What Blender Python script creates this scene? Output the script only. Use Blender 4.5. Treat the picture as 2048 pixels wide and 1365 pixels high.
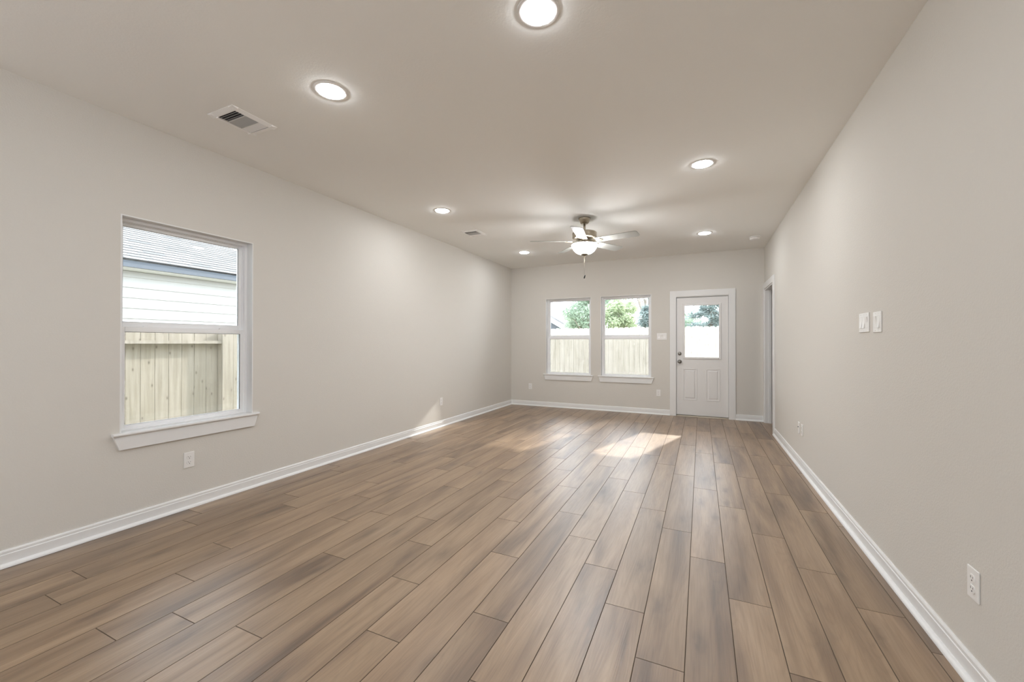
import bpy, bmesh, math, random
from mathutils import Vector, Matrix, Euler

for o in list(bpy.data.objects):
    bpy.data.objects.remove(o)
S = bpy.context.scene
COL = S.collection
R = math.radians
random.seed(7)

# ------------------------------------------------------------------ camera
XL, XR, YB, H = -3.482, 0.903, 7.484, 2.74      # left wall, right wall, back wall, ceiling
YF = -3.6                                        # end wall behind the viewpoint
cd = bpy.data.cameras.new('camera')
cd.sensor_fit = 'HORIZONTAL'; cd.sensor_width = 36.0
cd.lens = 816.653 / 2048 * 36.0
cd.clip_start = 0.05; cd.clip_end = 300
cam = bpy.data.objects.new('camera', cd); COL.objects.link(cam)
_r = Vector((0.90747183, 0.42011169, 0.00101865)); _u = Vector((0.00105748, -0.0047089, 0.99998835)); _f = Vector((-0.42011159, 0.90746019, 0.00471745))
cam.matrix_world = Matrix(((_r.x, _u.x, -_f.x, 0), (_r.y, _u.y, -_f.y, 0), (_r.z, _u.z, -_f.z, 1.2361), (0, 0, 0, 1)))
S.camera = cam

# ------------------------------------------------------------------ sky, sun, exposure
SKY = 8.6
SUN = 11.0
LAMP = 160.0
LAMP_COL = (0.99, 1.01, 1.04)
BOWL = 122.0
FILL_GLOBE = 54.0
w = bpy.data.worlds.new('sky'); S.world = w; w.use_nodes = True
bg = w.node_tree.nodes['Background']
bg.inputs['Color'].default_value = (0.88, 0.965, 1.05, 1); bg.inputs['Strength'].default_value = SKY
sd = bpy.data.lights.new('sun', 'SUN'); sd.energy = SUN; sd.angle = R(1.2); sd.color = (1.0, 0.96, 0.90)
sun = bpy.data.objects.new('sun', sd); COL.objects.link(sun)
sun.rotation_euler = Vector((-0.49, -1.62, -1.0)).to_track_quat('-Z', 'Y').to_euler()
sun.location = (6, 20, 12)
S.view_settings.view_transform = 'Standard'; S.view_settings.look = 'None'
S.view_settings.gamma = 1.0; S.view_settings.use_curve_mapping = False
S.view_settings.exposure = 0.07
S.cycles.use_denoising = True
S.cycles.max_bounces = 14; S.cycles.diffuse_bounces = 8; S.cycles.glossy_bounces = 5; S.cycles.transparent_max_bounces = 24
S.cycles.sample_clamp_indirect = 8.0
S.cycles.caustics_reflective = False; S.cycles.caustics_refractive = False

# ------------------------------------------------------------------ materials
def nt(name):
    m = bpy.data.materials.new(name); m.use_nodes = True
    t = m.node_tree
    return m, t, t.nodes['Principled BSDF']
def node(t, kind, **kw):
    n = t.nodes.new(kind)
    for k, v in kw.items():
        if k in n.inputs: n.inputs[k].default_value = v
        else: setattr(n, k, v)
    return n
def lk(t, a, ao, b, bi): t.links.new(a.outputs[ao], b.inputs[bi])
def ramp(t, src, out, stops):
    r = node(t, 'ShaderNodeValToRGB'); e = r.color_ramp.elements
    while len(e) < len(stops): e.new(0.5)
    for el, (p, c) in zip(e, stops): el.position = p; el.color = (*c, 1) if len(c) == 3 else c
    lk(t, src, out, r, 'Fac'); return r
def mixc(t, fac, a, b, mode='MIX'):
    m = node(t, 'ShaderNodeMix', data_type='RGBA', blend_type=mode)
    for s, v in ((0, fac), (6, a), (7, b)):
        if isinstance(v, tuple) and len(v) == 2 and not isinstance(v[0], (int, float)): t.links.new(v[0].outputs[v[1]], m.inputs[s])
        elif s == 0: m.inputs[0].default_value = v
        else: m.inputs[s].default_value = (*v, 1)
    return (m, 2)
def plain(name, col, rough=0.5, metal=0.0, bump=0.0, scale=200.0, spec=0.5, var=0.0):
    m, t, p = nt(name)
    p.inputs['Base Color'].default_value = (*col, 1); p.inputs['Roughness'].default_value = rough
    p.inputs['Metallic'].default_value = metal; p.inputs['Specular IOR Level'].default_value = spec
    tc = node(t, 'ShaderNodeTexCoord')
    if var:
        n = node(t, 'ShaderNodeTexNoise', Scale=3.0, Detail=4.0); lk(t, tc, 'Object', n, 'Vector')
        r = ramp(t, n, 'Fac', [(0.3, tuple(c * (1 - var) for c in col)), (0.7, tuple(min(1, c * (1 + var)) for c in col))])
        lk(t, r, 'Color', p, 'Base Color')
    if bump:
        n = node(t, 'ShaderNodeTexNoise', Scale=scale, Detail=3.0, Roughness=0.55); lk(t, tc, 'Object', n, 'Vector')
        b = node(t, 'ShaderNodeBump', Strength=bump, Distance=0.002); lk(t, n, 'Fac', b, 'Height'); lk(t, b, 'Normal', p, 'Normal')
    return m
M = {}
M['wall'] = plain('wall_paint', (0.655, 0.635, 0.592), 0.75, bump=0.6, scale=120, spec=0.25)
M['ceiling'] = plain('ceiling_paint', (0.87, 0.872, 0.85), 0.85, bump=0.3, scale=90, spec=0.2)
M['trim'] = plain('white_trim_paint', (0.77, 0.775, 0.77), 0.35, bump=0.03, scale=40)
M['vinyl'] = plain('white_vinyl', (0.86, 0.87, 0.88), 0.32, bump=0.02, scale=60)
M['door'] = plain('white_door_paint', (0.76, 0.755, 0.745), 0.4, bump=0.04, scale=60)
M['plate'] = plain('white_plastic', (0.82, 0.815, 0.80), 0.3, bump=0.01, scale=50)
M['dark'] = plain('dark_slot', (0.02, 0.02, 0.02), 0.7, bump=0.05, scale=50)
M['vent_shade'] = plain('painted_vent_shade', (0.03, 0.03, 0.032), 0.8, bump=0.05, scale=50)
M['register'] = plain('white_enamel', (0.90, 0.90, 0.89), 0.4, bump=0.02, scale=60)
M['louver'] = plain('grey_louver', (0.55, 0.55, 0.54), 0.5, bump=0.02, scale=60)
M['nickel'] = plain('brushed_nickel', (0.42, 0.37, 0.29), 0.34, metal=0.9, bump=0.05, scale=160)
M['bronze'] = plain('aged_bronze', (0.16, 0.13, 0.09), 0.6, metal=0.1, bump=0.05, scale=160)
M['satin'] = plain('satin_nickel', (0.30, 0.29, 0.27), 0.28, metal=1.0, bump=0.02, scale=160)
M['blade'] = plain('pale_blade', (0.36, 0.36, 0.335), 0.5, bump=0.04, scale=60, var=0.05)
M['fob'] = plain('black_fob', (0.01, 0.01, 0.01), 0.4, bump=0.02, scale=60)
M['gasket'] = plain('dark_gasket', (0.10, 0.11, 0.12), 0.6, bump=0.05, scale=60)
M['threshold'] = plain('bronze_threshold', (0.33, 0.29, 0.23), 0.45, metal=0.5, bump=0.05, scale=90)
M['siding'] = plain('white_siding', (0.40, 0.405, 0.405), 0.6, bump=0.1, scale=30)
M['fascia'] = plain('slate_fascia', (0.048, 0.060, 0.076), 0.6, bump=0.1, scale=30, var=0.08)
M['dark_siding'] = plain('slate_siding', (0.075, 0.083, 0.10), 0.7, bump=0.1, scale=30, var=0.08)
M['gable_roof'] = plain('grey_roof', (0.15, 0.15, 0.155), 0.9, bump=0.3, scale=20, var=0.15)
M['bargeboard'] = plain('white_board', (0.85, 0.86, 0.88), 0.6, bump=0.1, scale=30)
M['soil'] = plain('pale_turf', (0.40, 0.38, 0.28), 0.95, bump=0.6, scale=12, var=0.25)
M['concrete'] = plain('pale_concrete', (0.66, 0.645, 0.61), 0.85, bump=0.2, scale=40, var=0.06)
M['bark'] = plain('bark', (0.24, 0.21, 0.18), 0.9, bump=0.6, scale=14, var=0.2)

def glass_mat(name, tint, rough=0.0):
    m, t, p = nt(name); t.nodes.remove(p); out = t.nodes['Material Output']
    tr = node(t, 'ShaderNodeBsdfTransparent'); tr.inputs['Color'].default_value = (*tint, 1)
    gl = node(t, 'ShaderNodeBsdfGlossy'); gl.inputs['Roughness'].default_value = rough
    fr = node(t, 'ShaderNodeFresnel', IOR=1.45)
    mx = node(t, 'ShaderNodeMixShader'); lk(t, fr, 'Fac', mx, 'Fac'); lk(t, tr, 0, mx, 1); lk(t, gl, 0, mx, 2); lk(t, mx, 0, out, 'Surface')
    return m
M['glass'] = glass_mat('window_glass', (0.95, 0.955, 0.955))
M['door_glass'] = glass_mat('clear_glass', (0.89, 0.895, 0.895))

def screen_mat():
    m, t, p = nt('insect_screen'); t.nodes.remove(p); out = t.nodes['Material Output']
    tr = node(t, 'ShaderNodeBsdfTransparent'); df = node(t, 'ShaderNodeBsdfDiffuse'); df.inputs['Color'].default_value = (0.14, 0.14, 0.135, 1)
    tc = node(t, 'ShaderNodeTexCoord'); n = node(t, 'ShaderNodeTexNoise', Scale=6.0); lk(t, tc, 'Object', n, 'Vector')
    r = ramp(t, n, 'Fac', [(0.3, (0.27, 0.27, 0.27)), (0.7, (0.30, 0.30, 0.30))])
    mx = node(t, 'ShaderNodeMixShader'); lk(t, r, 'Color', mx, 'Fac'); lk(t, tr, 0, mx, 1); lk(t, df, 0, mx, 2); lk(t, mx, 0, out, 'Surface')
    return m
M['screen'] = screen_mat()

def lens_mat(name, col, strength):
    m, t, p = nt(name)
    p.inputs['Base Color'].default_value = (0.9, 0.9, 0.88, 1); p.inputs['Roughness'].default_value = 0.5
    p.inputs['Emission Color'].default_value = (*col, 1); p.inputs['Emission Strength'].default_value = strength
    return m
M['lens'] = lens_mat('lit_lens', LAMP_COL, LAMP)
M['bowl'] = lens_mat('lit_frosted_glass', (0.99, 0.985, 0.99), BOWL)
M['globe'] = lens_mat('fill_globe_glow', (0.98, 1.03, 1.12), FILL_GLOBE)

def floor_mat():
    m, t, p = nt('oak_planks')
    at = node(t, 'ShaderNodeAttribute', attribute_name='plank')
    sp = node(t, 'ShaderNodeSeparateColor'); lk(t, at, 'Color', sp, 'Color')
    tc = node(t, 'ShaderNodeTexCoord')
    off = node(t, 'ShaderNodeCombineXYZ')
    mo = node(t, 'ShaderNodeMath', operation='MULTIPLY'); mo.inputs[1].default_value = 37.0; lk(t, sp, 'Green', mo, 0)
    mo2 = node(t, 'ShaderNodeMath', operation='MULTIPLY'); mo2.inputs[1].default_value = 53.0; lk(t, sp, 'Blue', mo2, 0)
    lk(t, mo, 0, off, 'X'); lk(t, mo2, 0, off, 'Y'); lk(t, mo, 0, off, 'Z')
    ad = node(t, 'ShaderNodeVectorMath', operation='ADD'); lk(t, tc, 'Object', ad, 0); lk(t, off, 0, ad, 1)
    def stretched(sx, sy, scale, detail, rough=0.55, dist=0.0):
        mp = node(t, 'ShaderNodeMapping'); mp.inputs['Scale'].default_value = (sx, sy, 1); lk(t, ad, 0, mp, 'Vector')
        n = node(t, 'ShaderNodeTexNoise', Scale=scale, Detail=detail, Roughness=rough, Distortion=dist); lk(t, mp, 0, n, 'Vector'); return n
    broad = stretched(7.0, 0.85, 1.0, 3.0, 0.5, 0.6)      # soft dark streaks along the board
    streak = stretched(22.0, 1.1, 1.0, 4.0, 0.6, 0.8)
    grain = stretched(170.0, 5.0, 1.0, 3.0, 0.6)
    # cathedral rings
    mp = node(t, 'ShaderNodeMapping'); mp.inputs['Scale'].default_value = (9.0, 0.75, 1); lk(t, ad, 0, mp, 'Vector')
    wv = node(t, 'ShaderNodeTexWave', wave_type='RINGS', rings_direction='SPHERICAL', Scale=3.2, Distortion=3.0, Detail=2.0)
    wv.inputs['Detail Scale'].default_value = 1.2
    n0 = node(t, 'ShaderNodeTexNoise', Scale=0.9, Detail=1.0); lk(t, mp, 0, n0, 'Vector')
    sc = node(t, 'ShaderNodeVectorMath', operation='SCALE'); sc.inputs['Scale'].default_value = 2.2; lk(t, n0, 'Color', sc, 0); lk(t, sc, 0, wv, 'Vector')
    base = ramp(t, broad, 'Fac', [(0.25, (0.095, 0.054, 0.028)), (0.40, (0.205, 0.130, 0.074)), (0.57, (0.29, 0.195, 0.116)), (0.78, (0.345, 0.243, 0.154))])
    c1 = mixc(t, 0.45, (base, 'Color'), (ramp(t, streak, 'Fac', [(0.32, (0.36, 0.34, 0.33)), (0.48, (0.5, 0.5, 0.5)), (0.72, (0.62, 0.62, 0.62))]), 'Color'), 'OVERLAY')
    c2 = mixc(t, 0.30, c1, (ramp(t, grain, 'Fac', [(0.34, (0.34, 0.33, 0.32)), (0.55, (0.54, 0.54, 0.54))]), 'Color'), 'OVERLAY')
    c3 = mixc(t, 0.16, c2, (ramp(t, wv, 'Fac', [(0.0, (0.30, 0.29, 0.28)), (0.35, (0.52, 0.52, 0.52)), (1.0, (0.56, 0.56, 0.56))]), 'Color'), 'OVERLAY')
    # sparse elongated knots
    sx = node(t, 'ShaderNodeSeparateXYZ'); lk(t, ad, 0, sx, 0); cx = node(t, 'ShaderNodeCombineXYZ'); lk(t, sx, 'X', cx, 'X'); lk(t, sx, 'Y', cx, 'Y')
    mk = node(t, 'ShaderNodeMapping'); mk.inputs['Scale'].default_value = (3.6, 1.15, 1); lk(t, cx, 0, mk, 'Vector')
    nk = node(t, 'ShaderNodeTexNoise', Scale=9.0, Detail=2.0); lk(t, mk, 0, nk, 'Vector')
    wk = node(t, 'ShaderNodeVectorMath', operation='MULTIPLY_ADD'); wk.inputs[1].default_value = (0.16, 0.16, 0.0); lk(t, nk, 'Color', wk, 0); lk(t, mk, 0, wk, 2)
    vk = node(t, 'ShaderNodeTexVoronoi', voronoi_dimensions='2D', Scale=1.0); lk(t, wk, 0, vk, 'Vector')
    kf = ramp(t, vk, 'Distance', [(0.015, (0.62, 0.62, 0.62)), (0.11, (0.16, 0.16, 0.16)), (0.26, (0, 0, 0))])
    c3 = mixc(t, (kf, 'Color'), c3, (0.085, 0.052, 0.030))
    tone = ramp(t, sp, 'Red', [(0.0, (0.88, 0.87, 0.86)), (0.5, (1.0, 1.0, 1.0)), (1.0, (1.09, 1.09, 1.10))])
    c4 = mixc(t, 1.0, c3, (tone, 'Color'), 'MULTIPLY')
    lk(t, c4[0], c4[1], p, 'Base Color')
    rr = ramp(t, grain, 'Fac', [(0.3, (0.47, 0.47, 0.47)), (0.7, (0.38, 0.38, 0.38))]); lk(t, rr, 'Color', p, 'Roughness')
    p.inputs['Specular IOR Level'].default_value = 0.5; p.inputs['Coat Weight'].default_value = 0.7; p.inputs['Coat Roughness'].default_value = 0.38
    b = node(t, 'ShaderNodeBump', Strength=0.22, Distance=0.0012); lk(t, grain, 'Fac', b, 'Height')
    b2 = node(t, 'ShaderNodeBump', Strength=0.18, Distance=0.0012); lk(t, wv, 'Fac', b2, 'Height'); lk(t, b, 'Normal', b2, 'Normal')
    lk(t, b2, 'Normal', p, 'Normal')
    return m
M['floor'] = floor_mat()
M['groove'] = plain('plank_groove', (0.135, 0.10, 0.07), 0.8, bump=0.05, scale=50)

def pine_mat(name, light, mid, dark):
    m, t, p = nt(name); p.inputs['Roughness'].default_value = 0.75; p.inputs['Specular IOR Level'].default_value = 0.3
    tc = node(t, 'ShaderNodeTexCoord'); oi = node(t, 'ShaderNodeObjectInfo')
    mu = node(t, 'ShaderNodeMath', operation='MULTIPLY'); mu.inputs[1].default_value = 41.0; lk(t, oi, 'Random', mu, 0)
    cb = node(t, 'ShaderNodeCombineXYZ'); lk(t, mu, 0, cb, 'X'); lk(t, mu, 0, cb, 'Z')
    ad = node(t, 'ShaderNodeVectorMath', operation='ADD'); lk(t, tc, 'Object', ad, 0); lk(t, cb, 0, ad, 1)
    mp = node(t, 'ShaderNodeMapping'); mp.inputs['Scale'].default_value = (26, 26, 1.3); lk(t, ad, 0, mp, 'Vector')
    n = node(t, 'ShaderNodeTexNoise', Scale=1.0, Detail=4.0, Distortion=0.5); lk(t, mp, 0, n, 'Vector')
    c = ramp(t, n, 'Fac', [(0.30, mid), (0.62, light)])
    sx = node(t, 'ShaderNodeSeparateXYZ'); lk(t, ad, 0, sx, 0); cx = node(t, 'ShaderNodeCombineXYZ'); lk(t, sx, 'X', cx, 'X'); lk(t, sx, 'Z', cx, 'Y')
    mp2 = node(t, 'ShaderNodeMapping'); mp2.inputs['Scale'].default_value = (5.5, 2.6, 1); lk(t, cx, 0, mp2, 'Vector')
    v = node(t, 'ShaderNodeTexVoronoi', voronoi_dimensions='2D', Scale=1.0); v.inputs['Randomness'].default_value = 0.9; lk(t, mp2, 0, v, 'Vector')
    k = ramp(t, v, 'Distance', [(0.02, (0.75, 0.75, 0.75)), (0.07, (0, 0, 0))])
    c2 = mixc(t, (k, 'Color'), (c, 'Color'), dark)
    tn = ramp(t, oi, 'Random', [(0.0, (0.93, 0.92, 0.89)), (1.0, (1.0, 1.0, 1.0))])
    c3 = mixc(t, 1.0, c2, (tn, 'Color'), 'MULTIPLY'); lk(t, c3[0], c3[1], p, 'Base Color')
    return m
M['pine'] = pine_mat('new_pine', (0.43, 0.39, 0.335), (0.315, 0.283, 0.228), (0.075, 0.06, 0.045))

def shingle_mat():
    m, t, p = nt('grey_shingles'); p.inputs['Roughness'].default_value = 0.9; p.inputs['Specular IOR Level'].default_value = 0.2
    tc = node(t, 'ShaderNodeTexCoord')
    mp = node(t, 'ShaderNodeMapping'); mp.inputs['Scale'].default_value = (1, 1, 1); lk(t, tc, 'UV', mp, 'Vector')
    b = node(t, 'ShaderNodeTexBrick', Scale=1.0); b.offset = 0.37
    b.inputs['Color1'].default_value = (0.085, 0.085, 0.085, 1); b.inputs['Color2'].default_value = (0.15, 0.15, 0.15, 1); b.inputs['Mortar'].default_value = (0.04, 0.04, 0.04, 1)
    b.inputs['Mortar Size'].default_value = 0.006; b.inputs['Brick Width'].default_value = 0.30; b.inputs['Row Height'].default_value = 0.14
    lk(t, mp, 0, b, 'Vector')
    n = node(t, 'ShaderNodeTexNoise', Scale=60.0, Detail=2.0); lk(t, tc, 'Object', n, 'Vector')
    c = mixc(t, 0.3, (b, 'Color'), (ramp(t, n, 'Fac', [(0.3, (0.3, 0.3, 0.3)), (0.7, (0.6, 0.6, 0.6))]), 'Color'), 'OVERLAY')
    lk(t, c[0], c[1], p, 'Base Color'); return m
M['shingle'] = shingle_mat()

def leaf_mat(name, c0, c1):
    m, t, p = nt(name); t.nodes.remove(p); out = t.nodes['Material Output']
    tc = node(t, 'ShaderNodeTexCoord'); n = node(t, 'ShaderNodeTexNoise', Scale=2.2, Detail=5.0); lk(t, tc, 'Object', n, 'Vector')
    c = ramp(t, n, 'Fac', [(0.35, c0), (0.65, c1)])
    d = node(t, 'ShaderNodeBsdfDiffuse'); tl = node(t, 'ShaderNodeBsdfTranslucent'); lk(t, c, 'Color', d, 'Color'); lk(t, c, 'Color', tl, 'Color')
    mx = node(t, 'ShaderNodeMixShader', Fac=0.5); lk(t, d, 0, mx, 1); lk(t, tl, 0, mx, 2); lk(t, mx, 0, out, 'Surface'); return m
M['leaf_light'] = leaf_mat('light_leaves', (0.25, 0.31, 0.19), (0.42, 0.48, 0.32))
M['leaf_mid'] = leaf_mat('mid_leaves', (0.19, 0.25, 0.185), (0.34, 0.41, 0.32))
M['leaf_blue'] = leaf_mat('bluish_needles', (0.17, 0.215, 0.212), (0.30, 0.36, 0.345))

# ------------------------------------------------------------------ mesh helpers
class MB:
    """collects simple solids and links them as one mesh object"""
    def __init__(s): s.v = []; s.f = []; s.smooth = []; s.uv = None
    def add(s, vs, fs, smooth=False):
        b = len(s.v); s.v += [tuple(p) for p in vs]
        for f in fs: s.f.append(tuple(i + b for i in f)); s.smooth.append(smooth)
        return s
    def box(s, x0, x1, y0, y1, z0, z1):
        return s.add([(x0, y0, z0), (x1, y0, z0), (x1, y1, z0), (x0, y1, z0), (x0, y0, z1), (x1, y0, z1), (x1, y1, z1), (x0, y1, z1)],
                     [(0, 3, 2, 1), (4, 5, 6, 7), (0, 1, 5, 4), (1, 2, 6, 5), (2, 3, 7, 6), (3, 0, 4, 7)])
    def ring(s, x0, x1, z0, z1, wl, wr, wb, wt, y0, y1):
        s.box(x0, x0 + wl, y0, y1, z0, z1); s.box(x1 - wr, x1, y0, y1, z0, z1)
        if wb: s.box(x0 + wl, x1 - wr, y0, y1, z0, z0 + wb)
        if wt: s.box(x0 + wl, x1 - wr, y0, y1, z1 - wt, z1)
        return s
    def prism(s, pts, axis, a, b):
        """closed 2-D outline swept along an axis from a to b"""
        n = len(pts)
        def P(p, q):
            return {'x': (q, p[0], p[1]), 'y': (p[0], q, p[1]), 'z': (p[0], p[1], q)}[axis]
        vs = [P(p, a) for p in pts] + [P(p, b) for p in pts]
        fs = [tuple(range(n))[::-1], tuple(range(n, 2 * n))] + [(i, (i + 1) % n, n + (i + 1) % n, n + i) for i in range(n)]
        return s.add(vs, fs)
    def lathe(s, prof, seg=32, axis='z', c=(0, 0, 0), smooth=True):
        n = len(prof); vs = []
        for k in range(seg):
            a = 2 * math.pi * k / seg
            for r, h in prof:
                p = (r * math.cos(a), r * math.sin(a), h)
                if axis == 'y': p = (p[0], p[2], p[1])
                vs.append((p[0] + c[0], p[1] + c[1], p[2] + c[2]))
        fs = [(k * n + i, ((k + 1) % seg) * n + i, ((k + 1) % seg) * n + i + 1, k * n + i + 1) for k in range(seg) for i in range(n - 1)]
        return s.add(vs, fs, smooth)
    def build(s, name, mat, parent=None, bevel=0.0, seg=2, loc=None, weld=True):
        me = bpy.data.meshes.new(name); me.from_pydata(s.v, [], s.f); me.update()
        bm = bmesh.new(); bm.from_mesh(me)
        if weld: bmesh.ops.remove_doubles(bm, verts=bm.verts, dist=1e-6)
        bmesh.ops.recalc_face_normals(bm, faces=bm.faces)
        bm.to_mesh(me); bm.free()
        if any(s.smooth):
            if len(me.polygons) == len(s.smooth):
                for p, q in zip(me.polygons, s.smooth): p.use_smooth = q
            else:
                for p in me.polygons: p.use_smooth = True
        me.materials.append(mat)
        o = bpy.data.objects.new(name, me); COL.objects.link(o)
        if parent: o.parent = parent
        if loc: o.location = loc
        if bevel:
            b = o.modifiers.new('bevel', 'BEVEL'); b.width = bevel; b.segments = seg; b.limit_method = 'ANGLE'; b.angle_limit = R(40)
        return o
def tag(o, label, cat, group=None, kind=None):
    o['label'] = label; o['category'] = cat
    if group: o['group'] = group
    if kind: o['kind'] = kind
    return o
def empty(name, loc, rz=0.0):
    o = bpy.data.objects.new(name, None); COL.objects.link(o); o.location = loc; o.rotation_euler = (0, 0, rz); o.empty_display_size = 0.1
    return o
def copy_tree(o, parent=None):
    c = o.copy(); COL.objects.link(c)
    if parent: c.parent = parent
    for ch in [x for x in bpy.data.objects if x.parent == o]: copy_tree(ch, c)
    return c
def cells(mb, u0, u1, v0, v1, holes, put):
    """solid panel u0..u1 x v0..v1 without the holes, as a set of blocks"""
    us = sorted({u0, u1, *[h[0] for h in holes], *[h[1] for h in holes]}); vs = sorted({v0, v1, *[h[2] for h in holes], *[h[3] for h in holes]})
    for a, b in zip(us, us[1:]):
        run = None
        for c, d in zip(vs, vs[1:]):
            inside = any(h[0] - 1e-6 <= a and b <= h[1] + 1e-6 and h[2] - 1e-6 <= c and d <= h[3] + 1e-6 for h in holes)
            if inside:
                if run: put(a, b, run[0], run[1]); run = None
            else: run = (run[0], d) if run else (c, d)
        if run: put(a, b, run[0], run[1])

# ------------------------------------------------------------------ room shell
WZ0, WZ1 = 0.637, 2.090                     # window openings, sill to head
W1 = (1.360, 2.241)                         # side window (along y)
W2 = (-2.739, -1.853)                       # back windows (along x)
W3 = (-1.673, -0.787)
DX0, DX1, DZ1 = -0.400, 0.424, 2.030        # back door opening
OY0, OY1, OZ1 = 6.570, 7.398, 2.075         # doorway in the right wall
TW = 0.16

mb = MB(); cells(mb, YF, YB + TW, 0, H, [(W1[0], W1[1], WZ0, WZ1)], lambda a, b, c, d: mb.box(XL - TW, XL, a, b, c, d))
tag(mb.build('wall_left', M['wall'], weld=False), 'long greige left wall with the large side window', 'wall', kind='structure')
mb = MB(); cells(mb, XL, XR + 1.6, 0, H, [(W2[0], W2[1], WZ0, WZ1), (W3[0], W3[1], WZ0, WZ1), (DX0, DX1, 0, DZ1)], lambda a, b, c, d: mb.box(a, b, YB, YB + TW, c, d))
tag(mb.build('wall_back', M['wall'], weld=False), 'far greige wall with two windows and the half-glass door', 'wall', kind='structure')
mb = MB(); cells(mb, YF, YB, 0, H, [(OY0, OY1, 0, OZ1)], lambda a, b, c, d: mb.box(XR, XR + 0.12, a, b, c, d))
tag(mb.build('wall_right', M['wall'], weld=False), 'long blank greige right wall with the light switches', 'wall', kind='structure')
tag(MB().box(XL - TW, XR + 0.12, YF - 0.12, YF, 0, H).build('wall_front', M['wall']), 'greige wall closing the near end of the room', 'wall', kind='structure')
mb = MB(); mb.box(XR + 1.5, XR + 1.6, 4.9, YB, 0, H); mb.box(XR + 0.12, XR + 1.5, 4.9, 5.0, 0, H)
tag(mb.build('wall_hall', M['wall'], weld=False), 'hall walls beyond the doorway at the right', 'wall', kind='structure')
tag(MB().box(XL - TW, XR + 1.6, YF - 0.12, YB + TW, H, H + 0.15).build('ceiling', M['ceiling']), 'flat pale ceiling with downlights and fan', 'ceiling', kind='structure')

# floor: oak planks running towards the back wall
PW, PL, X0 = 0.1785, 1.241, 0.1205
JOINT = {3: 2.415, 2: 2.708, 1: 1.831, 0: 2.242, -1: 2.585, -2: 1.667, -3: 1.953, -4: 2.258, -5: 2.541, -6: 1.633, -7: 2.148, -8: 1.337, -9: 1.700, -11: 1.115, -14: 0.852, -15: 1.2325, -16: 1.518, -18: 1.010, -10: 2.05, -12: 1.72, -13: 2.29, -17: 2.10, -19: 1.62, -20: 0.5}
vs, fs, cols = [], [], []
def plank(x0, x1, y0, y1):
    if x1 - x0 < 0.004 or y1 - y0 < 0.01: return
    g, d = 0.0019, -0.003; b = len(vs)
    vs.extend([(x0, y0, d), (x1, y0, d), (x1, y1, d), (x0, y1, d), (x0 + g, y0 + g, 0), (x1 - g, y0 + g, 0), (x1 - g, y1 - g, 0), (x0 + g, y1 - g, 0)])
    c = (random.random(), random.random(), random.random(), 1)
    for f, m in (((4, 5, 6, 7), 0), ((0, 1, 5, 4), 1), ((1, 2, 6, 5), 1), ((2, 3, 7, 6), 1), ((3, 0, 4, 7), 1)):
        fs.append((tuple(i + b for i in f), m)); cols.append(c)
for k in range(-21, 13):
    xa, xb = max(X0 + k * PW, XL - 0.01), min(X0 + (k + 1) * PW, XR + 1.55)
    if xb <= XL - 0.01 or xa >= XR + 1.55: continue
    y = JOINT.get(k, random.uniform(0, PL)) - 8 * PL
    ymin = YF if xa < XR else 5.0
    while y < YB:
        a, b2 = max(y, ymin), min(y + PL, YB)
        if b2 > a: plank(xa, xb, a, b2)
        y += PL
nb = len(vs)
vs.extend([(XL - 0.02, YF - 0.02, -0.0031), (XR + 1.58, YF - 0.02, -0.0031), (XR + 1.58, YB + 0.02, -0.0031), (XL - 0.02, YB + 0.02, -0.0031), (XL - 0.02, YF - 0.02, -0.2), (XR + 1.58, YF - 0.02, -0.2), (XR + 1.58, YB + 0.02, -0.2), (XL - 0.02, YB + 0.02, -0.2)])
for f in ((0, 1, 2, 3), (4, 7, 6, 5), (0, 4, 5, 1), (1, 5, 6, 2), (2, 6, 7, 3), (3, 7, 4, 0)): fs.append((tuple(i + nb for i in f), 1)); cols.append((0.5, 0.5, 0.5, 1))
me = bpy.data.meshes.new('floor'); me.from_pydata(vs, [], [f for f, _ in fs]); me.update()
ca = me.color_attributes.new('plank', 'FLOAT_COLOR', 'CORNER')
for p, (f, m), c in zip(me.polygons, fs, cols):
    p.material_index = m
    for li in p.loop_indices: ca.data[li].color = c
me.materials.append(M['floor']); me.materials.append(M['groove'])
fl = bpy.data.objects.new('floor', me); COL.objects.link(fl)
tag(fl, 'greige oak plank floor running towards the back wall', 'floor', kind='structure')

# baseboards with a shoe moulding; profile given as (distance from wall, height)
BH = 0.0925
BP = [(0, 0), (0.014, 0), (0.014, BH - 0.024), (0.0115, BH - 0.021), (0.0115, BH - 0.008), (0.008, BH - 0.001), (0.006, BH), (0, BH)]
SP = [(0.0135, 0.0)] + [(0.0135 + 0.020 * math.cos(R(a)), 0.001 + 0.020 * math.sin(R(a))) for a in range(0, 91, 15)]
def baseboard(name, label, wall, runs):
    def put(mb, prof, a, b):
        if wall == 'left': mb.prism([(XL + d, z) for d, z in prof], 'y', a, b)
        elif wall == 'right': mb.prism([(XR - d, z) for d, z in prof], 'y', a, b)
        else: mb.prism([(YB - d, z) for d, z in prof], 'x', a, b)
    m1, m2 = MB(), MB()
    for a, b in runs: put(m1, BP, a, b); put(m2, SP, a, b)
    o = m1.build(name, M['trim'], weld=False); tag(o, label, 'baseboard', kind='structure')
    m2.build('shoe_moulding', M['trim'], o, weld=False)
baseboard('baseboard_left', 'white baseboard along the left wall', 'left', [(YF, YB)])
baseboard('baseboard_right', 'white baseboard along the right wall', 'right', [(YF, OY0 - 0.1)])
baseboard('baseboard_back', 'white baseboard along the back wall', 'back', [(XL, -0.484), (0.506, XR)])

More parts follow.
